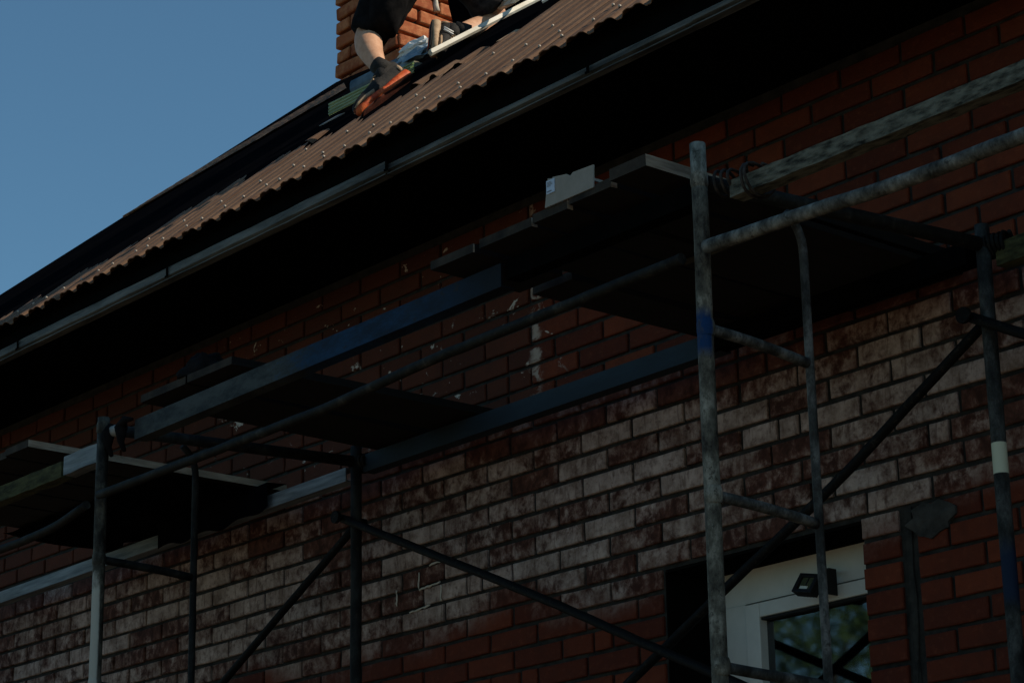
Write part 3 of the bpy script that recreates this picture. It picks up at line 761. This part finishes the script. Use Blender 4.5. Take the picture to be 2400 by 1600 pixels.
vs4 = [bm.verts.new(p) for p in ((-4.757, y1, 4.0), (-4.751, y1, 4.0), (-4.758, y1, 4.046), (-4.767, y1, 4.048), (-4.757, y2, 4.0), (-4.751, y2, 4.0), (-4.758, y2, 4.046), (-4.767, y2, 4.048))]
for f in ((0, 1, 2, 3), (7, 6, 5, 4), (0, 3, 7, 4), (1, 5, 6, 2), (3, 2, 6, 7), (0, 4, 5, 1)): bm.faces.new([vs4[i] for i in f])
tag(link('wood_offcut', bm, 'card'), 'thin upright sliver of board just left of the cardboard box', 'offcut')
# lashings
def coil(c, ax, r, turns, wd, m, label, name='wire_lashing', rw=.0045):
    bm = bmesh.new(); ax = V(ax).normalized(); a, b = frame_of(ax); L = []
    for i in range(turns*18+1):
        t = i/18*2*math.pi; L.append(V(c)+ax*(wd*(i/(turns*18)-.5))+(a*math.cos(t)+b*math.sin(t)*1.25)*r*(1+.08*math.sin(i)))
    tube(bm, L, rw, 7); return tag(link(name, bm, m), label, 'lashing')
coil((-4.12, -1.16, 3.905), (1, .15, -.1), .033, 3, .07, 'wire', 'twisted wire lashing at the top of the blue-patched post')
coil((-4.02, -1.165, 3.88), (1, 0, 0), .045, 2, .03, 'wire', 'second wire loop round the lichen-covered beam end')
coil((-4.04, -.17, 3.925), (1, .3, 0), .032, 6, .08, 'tube_c', 'black wire lashing on top of the right inner post', rw=.006)
coil((-7.06, -.17, 3.925), (1, .3, 0), .032, 5, .08, 'tube_c', 'black wire lashing on top of the left inner post', rw=.006)
kn = thing('cloth_tie', 'pale tape and black cloth tied round the left outer post top', 'tie', (-7.13, -1.19, 3.90))
bm = bmesh.new(); tube(bm, [V((-.045, 0, .005)), V((.025, .0, -.001))], [.020, .022]); link('tape_wrap', bm, 'tape', kn)
bm = bmesh.new()
for dx in (-.05, .034): tube(bm, [V((dx, 0, .03)), V((dx+.004, -.012, 0)), V((dx, -.008, -.05)), V((dx+.012, 0, -.085))], [.012, .024, .012, .007], 8)
tube(bm, [V((.03, -.01, .0)), V((.075, -.02, .02)), V((.11, -.01, .015))], [.018, .014, .006], 8)
link('black_knot', bm, 'cloth', kn)
# floodlight in the window head
fl = thing('floodlight', 'small square black floodlight hanging in front of the white window frame', 'floodlight', (-5.105, .12, 3.158))
R3 = Matrix.Rotation(math.radians(-26), 4, 'X') @ Matrix.Rotation(math.radians(14), 4, 'Y')
def fbox(name, a, b, m, bev=.003, par=fl):
    bm = bmesh.new(); box(bm, a, b)
    if bev: bevel(bm, bev, 2)
    bmesh.ops.transform(bm, matrix=R3, verts=bm.verts); bmesh.ops.scale(bm, vec=(.66, .66, .66), verts=bm.verts); return link(name, bm, m, par)
hs = fbox('housing', (-.070, -.005, -.052), (.070, .03, .052), 'lamp', .006)
for a, b in (((-.070, -.02, -.052), (-.046, -.006, .052)), ((.046, -.02, -.052), (.070, -.006, .052)), ((-.045, -.02, -.052), (.045, -.006, -.034)), ((-.045, -.02, .034), (.045, -.006, .052))): fbox('bezel', a, b, 'lamp', .002)
fbox('reflector', (-.045, -.009, -.033), (.045, -.006, .033), 'lens', 0)
fbox('led_chip', (-.035, -.012, -.030), (.02, -.0095, -.014), 'led', .001)
fbox('divider', (-.003, -.012, -.012), (.003, -.0095, .033), 'lamp', 0)
for i in range(5): fbox('fin', (-.05+i*.022, .031, -.04), (-.044+i*.022, .05, .04), 'lamp', 0)
cbox('bracket', (-5.045, .13, 3.12), (-5.040, .185, 3.20), 'lamp', fl); cbox('bracket_arm', (-5.075, .150, 3.199), (-5.041, .186, 3.205), 'lamp', fl)
# ------------------------------------------------------------------ things lying on the roof
def slab(name, pts, m, label, cat, th=.02, n=None):
    """a plate given by four corners, with thickness along the roof normal"""
    bm = bmesh.new(); a = [bm.verts.new(V(p)) for p in pts]; b = [bm.verts.new(V(p)-RN*th) for p in pts]
    bm.faces.new(a); bm.faces.new(b[::-1]); k = len(pts)
    for i in range(k): bm.faces.new((a[i], b[i], b[(i+1) % k], a[(i+1) % k]))
    bmesh.ops.recalc_face_normals(bm, faces=bm.faces); return tag(link(name, bm, m), label, cat)
# cream board along the ridge
bm = bmesh.new(); A, B = V((-7.205, .293, 5.797)), V((-7.33, 1.09, 6.366))
d = (B-A).normalized(); n_ = V((.72, -.15, .45)); n_ = (n_-d*n_.dot(d)).normalized(); w_ = d.cross(n_)
v8 = [bm.verts.new(p+w_*a+n_*b) for p in (A, B) for a in (-.010, .010) for b in (-.018, 0)]
for f in ((0, 1, 3, 2), (4, 6, 7, 5), (0, 4, 5, 1), (2, 3, 7, 6), (0, 2, 6, 4), (1, 5, 7, 3)): bm.faces.new([v8[i] for i in f])
bmesh.ops.recalc_face_normals(bm, faces=bm.faces)
tag(link('ridge_board', bm, 'cream'), 'long cream board along the top of the roof beside the kneeling worker', 'board')
# white plate at the frame's top edge
slab('metal_plate', [R(-6.87, 1.80, .05), R(-6.40, 1.21, .045), R(-6.22, 1.26, .045), R(-6.5, 1.82, .05)], 'white', 'white metal plate on the corrugated sheets at the top edge of the picture', 'plate', .008)
# green folded metal profile below the chimney: ribbed
def ribbed(name, p, ln, hgt, ribs, m, m2, label, cat):
    bm = bmesh.new(); pr_ = None; P = [(.0, 0.)]
    for q in range(ribs): P += [(-.006, (q+.25)/ribs), (-.006, (q+.75)/ribs), (0, (q+1)/ribs)]
    P += [(.045, 1.0)]
    for y, z in P:
        c = (bm.verts.new(V(p)+V((0, y, z*hgt))), bm.verts.new(V(p)+V((ln, y+.01, z*hgt*.9))))
        if pr_: bm.faces.new((pr_[0], c[0], c[1], pr_[1])).material_index = 1 if z == 1.0 and y > 0 else 0
        pr_ = c
    bmesh.ops.solidify(bm, geom=bm.faces[:], thickness=.003)
    return tag(link(name, bm, [m, m2]), label, cat)
ribbed('metal_profile', (-8.254, .534, 5.921), .62, .062, 4, 'green', 'cream', 'green ribbed metal profile lying on the roof under the chimney, by the orange shoe', 'metal profile')
ribbed('metal_flashing', (-8.681, .971, 6.300), .50, .060, 1, 'flash', 'flash', 'blue-grey metal flashing at the foot of the chimney', 'flashing')
def crumple(name, c, ax, r, m, label, cat, seed):
    bm = bmesh.new(); bmesh.ops.create_icosphere(bm, subdivisions=3, radius=1); a, b = V(ax[0]), V(ax[1])
    for v in bm.verts:
        p = v.co*(1+.55*mn.noise(v.co*2.3+V((seed, 0, 0)))); v.co = V(c)+a*p.x+b*p.y+RN*p.z*r
    return tag(link(name, bm, m), label, cat)
X_ = V((1, 0, 0))
crumple('white_packet', R(-8.16, 2.20, .04), (X_*.10, RU*.05), .035, 'white', 'crumpled white packet between the two shoes', 'packet', 3)
crumple('grey_plastic_wrap', R(-8.0, 2.02, .02), (X_*.16, RU*.07), .03, 'flash', 'dull grey plastic wrap beside the tiptoed shoe', 'wrap', 8)
crumple('white_gloves', R(-7.36, 2.05, .04), (X_*.20, RU*.03), .022, 'white', 'white work gloves on the cream board right of the worker', 'gloves', 5)
slab('metal_sliver', [R(-8.00, 1.30, .012), R(-7.94, 1.28, .012), R(-7.80, 1.29, .012), R(-7.9, 1.33, .012)], 'zinc', 'thin grey metal sliver on the roof below the green profile', 'offcut', .004)
# black sheet added to fill the dark gap behind the worker
bm = bmesh.new(); pr_ = None
for i in range(14):
    f = i/13; x = -8.50+f*1.15; c = []
    for j in range(8):
        h = j/7; c.append(bm.verts.new(V((x, 1.45+.04*math.sin(i*1.1)+.03*math.sin(j*1.7), 6.58+h*.85+.03*math.sin(i*.8)))))
    if pr_:
        for k in range(7): bm.faces.new((pr_[k], c[k], c[k+1], pr_[k+1]))
    pr_ = c
bmesh.ops.solidify(bm, geom=bm.faces[:], thickness=.01)
tag(link('black_fill_sheet', bm, 'shade_tarp'), 'black sheet added to fill the dark gap behind the kneeling worker right of the chimney', 'sheet')
# ------------------------------------------------------------------ worker
wk = thing('person', 'worker in black shorts kneeling on the roof by the chimney, wearing shoes with orange soles', 'person')
J = dict(ankL=(-7.471, .234, 5.787), calfL=(-7.590, .268, 5.925), cal2=(-7.635, .29, 5.985), kneeL=(-7.688, .328, 6.067), hipL=(-7.487, .464, 6.436), hipR=(-7.434, .601, 6.447), kneeR=(-7.46, .885, 6.2),
         calfR=(-7.444, .748, 6.122), ankR=(-7.409, .589, 6.035), pel=(-7.473, .537, 6.484), waist=(-7.394, .547, 6.653), chest=(-7.233, .503, 6.798), neck=(-7.072, .469, 6.923), head=(-7.002, .473, 7.016),
         shL=(-7.148, .353, 6.812), shR=(-7.234, .665, 6.90), elL=(-7.02, .407, 6.511), haL=(-6.916, .501, 6.239), elR=(-7.143, .827, 6.681), haR=(-7.081, .813, 6.362), tipL=(-7.425, .20, 5.72), tipR=(-7.40, .51, 5.99), head2=(-6.96, .47, 7.12))
nm = list(J); ix = {k: i for i, k in enumerate(nm)}
E_ = [('pel', 'hipL'), ('hipL', 'kneeL'), ('kneeL', 'cal2'), ('cal2', 'calfL'), ('calfL', 'ankL'), ('ankL', 'tipL'), ('pel', 'hipR'), ('hipR', 'kneeR'), ('kneeR', 'calfR'), ('calfR', 'ankR'), ('ankR', 'tipR'), ('pel', 'waist'), ('waist', 'chest'), ('chest', 'neck'), ('neck', 'head'), ('head', 'head2'),
      ('chest', 'shL'), ('shL', 'elL'), ('elL', 'haL'), ('chest', 'shR'), ('shR', 'elR'), ('elR', 'haR')]
rd = dict(ankL=.031, tipL=.014, calfL=.058, cal2=.070, kneeL=.060, hipL=.085, hipR=.085, kneeR=.06, calfR=.054, ankR=.035, tipR=.016, pel=.12, waist=.12, chest=.135, neck=.055, head=.08, head2=.075, shL=.065, shR=.065, elL=.042, haL=.028, elR=.042, haR=.028)
verts = [J[k] for k in nm]; rad = [rd[k] for k in nm]; edges = [(ix[a], ix[b]) for a, b in E_]
for hn, dr in (('haL', V((.05, .03, -.08))), ('haR', V((.02, -.01, -.09)))):      # palm and five fingers
    h = V(J[hn]); d = dr.normalized(); s_, t_ = frame_of(d, V((1, 0, 0)))
    pi_ = len(verts); verts.append(h+d*.05); rad.append(.03); edges.append((ix[hn], pi_))
    for q, (off, ln) in enumerate(((-.027, .065), (-.009, .075), (.009, .07), (.027, .055))):
        a = len(verts); verts += [h+d*.09+s_*off, h+d*(.09+ln*.5)+s_*off*1.1+t_*.012, h+d*(.09+ln)+s_*off*1.1+t_*.035]; rad += [.009, .0085, .007]
        edges += [(pi_, a), (a, a+1), (a+1, a+2)]
    a = len(verts); verts += [h+d*.04-s_*.045+t_*.01, h+d*.075-s_*.06+t_*.03]; rad += [.011, .009]; edges += [(pi_, a), (a, a+1)]
body = skinned('body', verts, edges, rad, 'skin', wk, 2, ix['pel'])
def clothes(name, ks, es, rads, mat):
    vv = [ks[k] if not isinstance(k, str) else J[k] for k in ks]; return skinned(name, vv, es, rads, mat, wk, 2, 0)
# shorts legs
def lp(a, b, t): return V(J[a]).lerp(V(J[b]), t)
def cloth_tube(name, pts, rads, mat, fold=.012, n=22, seed=0, cap=True):
    bm = bmesh.new(); L = dense(pts, .03); rr = []
    for i in range(len(L)):
        f = i/(len(L)-1)*(len(rads)-1); k = min(int(f), len(rads)-2); rr.append(rads[k]+(rads[k+1]-rads[k])*(f-k))
    rings = tube(bm, L, rr, n, cap)
    for v in bm.verts: v.co += V((mn.noise(v.co*14+V((seed, 0, 0))), mn.noise(v.co*14+V((0, seed+5, 0))), mn.noise(v.co*14+V((0, 0, seed+9)))))*fold
    return link(name, bm, mat, wk, True)
kl = V(J['kneeL'])
cloth_tube('shorts_leg', [kl+V((.015, -.01, -.02)), lp('kneeL', 'hipL', .35), lp('kneeL', 'hipL', .75), V(J['pel'])], [.090, .105, .112, .13], 'cloth', .02)
cloth_tube('shorts_flap', [kl+V((.10, .0, -.035)), kl+V((.12, .02, .08)), kl+V((.16, .05, .25))], [.055, .085, .10], 'cloth', .018, seed=4)
cloth_tube('shorts_leg', [V(J['kneeR'])+V((.03, -.06, .015)), lp('kneeR', 'hipR', .35), lp('kneeR', 'hipR', .75), V(J['pel'])], [.085, .10, .11, .13], 'shirt', .02, seed=2)
cloth_tube('shirt', [V(J['pel'])+V((0, 0, -.03)), J['waist'], J['chest'], lp('chest', 'neck', .75)], [.145, .14, .165, .07], 'shirt', .02, seed=7)
cloth_tube('sleeve', [J['shL'], lp('shL', 'elL', .5), lp('shL', 'elL', .95)], [.085, .065, .055], 'shirt', .012, seed=9)
cloth_tube('sleeve', [J['shR'], lp('shR', 'elR', .5), lp('shR', 'elR', .95)], [.085, .065, .055], 'shirt', .012, seed=10)
# hair, face
hd = V(J['head2']); fd = V((.75, -.1, -.45)).normalized(); fu, fs = frame_of(fd)
bm = bmesh.new(); bmesh.ops.create_icosphere(bm, subdivisions=3, radius=.098)
for v in bm.verts: v.co = v.co*(1+.06*mn.noise(v.co*60))+hd+fu*.02-fd*.022
link('hair', bm, 'hair', wk)
bm = bmesh.new(); tube(bm, [hd+fd*.07+fu*.01, hd+fd*.10-fu*.02], [.010, .016], 10); link('nose', bm, 'skin', wk)
bm = bmesh.new(); tube(bm, [hd+fd*.078-fu*.05-fs*.022, hd+fd*.082-fu*.052, hd+fd*.078-fu*.05+fs*.022], [.004, .008, .004], 8); link('mouth', bm, 'tan', wk)
for s in (-1, 1):
    bm = bmesh.new(); bmesh.ops.create_icosphere(bm, subdivisions=2, radius=.012, matrix=Matrix.Translation(hd+fd*.074+fs*.03*s+fu*.008)); link('eye', bm, 'eye', wk)
    bm = bmesh.new(); bmesh.ops.create_icosphere(bm, subdivisions=2, radius=.025, matrix=Matrix.Translation(hd+fs*.088*s-fu*.01)); link('ear', bm, 'skin', wk)
# shoes
def shoe(heel, toe, ank, wd=.080, side='sole', tread='tread'):
    heel, toe, ank = V(heel), V(toe), V(ank); L = toe-heel; ln = L.length; L.normalize()
    U = (ank-heel); U = (U-L*U.dot(L)).normalized(); W = L.cross(U)
    def ring(bm, f, w_, z0, z1, n=16, sq=.8, mat=0):
        out = []
        for k in range(n):
            t = 2*math.pi*k/n; cx, cz = math.cos(t), math.sin(t)
            cx = math.copysign(abs(cx)**sq, cx); cz = math.copysign(abs(cz)**sq, cz)
            out.append(bm.verts.new(heel+L*ln*f+W*cx*w_/2+U*((z0+z1)/2+cz*(z1-z0)/2)))
        return out
    def loft(rows, mat, name, sm=True):
        bm = bmesh.new(); rs = [ring(bm, *r) for r in rows]; n = len(rs[0])
        for a, b in zip(rs, rs[1:]):
            for k in range(n): bm.faces.new((a[k], a[(k+1) % n], b[(k+1) % n], b[k]))
        bm.faces.new(rs[0][::-1]); bm.faces.new(rs[-1]); bmesh.ops.recalc_face_normals(bm, faces=bm.faces)
        return link(name, bm, mat, wk, sm)
    F = [(-.02, .5), (.0, .68), (.06, .78), (.25, .74), (.42, .72), (.6, .95), (.78, 1), (.9, .86), (.98, .58), (1.01, .3)]
    loft([(f, wd*a, -.014-(.005 if f < .3 else 0), .021+(.006 if f < .3 else 0)+(.006 if f > .9 else 0)) for f, a in F], side, 'shoe_sole')
    loft([(f, wd*a*.80, -.020, -.0125) for f, a in F], tread, 'shoe_tread')
    if tread == 'shoe': loft([(f, wd*.26, -.0235, -.0205) for f in (.12, .3, .5, .7, .86)], 'sole', 'tread_stripe')
    bm = bmesh.new(); tube(bm, [ank+U*.012, ank-U*.015, ank-U*.055], [.0365, .040, .041], 16); link('sock', bm, 'shoe', wk, True)
    for q in (0, 1): bm = bmesh.new(); tube(bm, [heel+L*ln*(.28+.08*q)+W*wd*.42*sg+U*.035 for sg in (1,)]+[heel+L*ln*(.36+.08*q)+W*wd*.36+U*.078], .004, 6); link('side_stripe', bm, 'white', wk)
    H = [.05, .075, .095, .10, .082, .068, .058, .05, .042, .03]
    loft([(f, wd*a*.93, .014, h) for (f, a), h in zip(F, H)], 'shoe', 'shoe_upper')
    loft([(-.01, wd*.6, .045, .095), (.04, wd*.76, .045, .108), (.12, wd*.84, .05, .114), (.24, wd*.84, .05, .110), (.36, wd*.7, .05, .098)], 'shoe', 'shoe_collar')
    loft([(-.015, wd*.5, .02, .065), (.02, wd*.72, .02, .07), (.07, wd*.8, .02, .055)], 'tan', 'heel_counter')
    loft([(.62, wd*.99, .018, .034), (.8, wd*1.02, .018, .036), (.93, wd*.84, .018, .034), (1.0, wd*.5, .018, .028)], 'tan', 'toe_guard')
    bm = bmesh.new()
    for q in range(4):
        f = .36+q*.07; tube(bm, [heel+L*ln*f+W*wd*.26+U*(.083-q*.007), heel+L*ln*f+U*(.098-q*.009), heel+L*ln*f-W*wd*.26+U*(.083-q*.007)], .0035, 6)
    link('laces', bm, 'tan', wk)
shoe((-7.385, .312, 5.756), (-7.418, .080, 5.533), (-7.470, .215, 5.805))
shoe((-7.435, .50, 6.062), (-7.365, .43, 5.885), (-7.36, .62, 6.03), .094, 'tan', 'shoe')
# ------------------------------------------------------------------ garden trees opposite the house (seen in the window pane)
def tree(x, y, h, label, seed, cr=2.2):
    rnd = random.Random(seed); t = thing('tree', label, 'tree', (x, y, 0), 'trees opposite the house')
    bm = bmesh.new(); top = V((rnd.uniform(-.3, .3), rnd.uniform(-.3, .3), h*.62))
    tube(bm, [V((0, 0, 0)), V((.05, .03, h*.3)), top], [.22, .16, .08], 10)
    tips = []
    for i in range(11):
        s = V((0, 0, h*(.25+.035*i))).lerp(top, .2); a = i*2.4; e = s+V((math.cos(a)*cr*rnd.uniform(.5, .9), math.sin(a)*cr*rnd.uniform(.5, .9), h*rnd.uniform(.1, .3)))
        tube(bm, [s, s.lerp(e, .5)+V((0, 0, .15)), e], [.07, .04, .015], 6); tips.append(e)
    link('trunk', bm, 'bark', t)
    vv, ff = [], []
    for c in tips+[top+V((0, 0, h*.2)), top+V((0, 0, h*.05))]:
        for q in range(3):
            cc = c+V([rnd.gauss(0, .45) for _ in range(3)])
            for l in range(170):
                p = cc+V([rnd.gauss(0, .34) for _ in range(3)]); a, b = frame_of(V([rnd.gauss(0, 1) for _ in range(3)])); z = rnd.uniform(.03, .065)
                k = len(vv); vv += [p-a*z, p+b*z*.6, p+a*z, p-b*z*.6]; ff.append((k, k+1, k+2, k+3))
    me = bpy.data.meshes.new('crown'); me.from_pydata(vv, [], ff); me.materials.append(MT['leaf']); o = bpy.data.objects.new('crown', me); COL.objects.link(o); o.parent = t
tree(-13.6, -8.8, 7.0, 'bushy green tree reflected in the left of the window pane', 1)
tree(-10.2, -8.0, 5.4, 'green tree reflected in the right of the window pane', 2, 1.6)
tree(-17.5, -13.5, 8.0, 'tall green tree farther off, reflected low in the window pane', 3, 2.6)
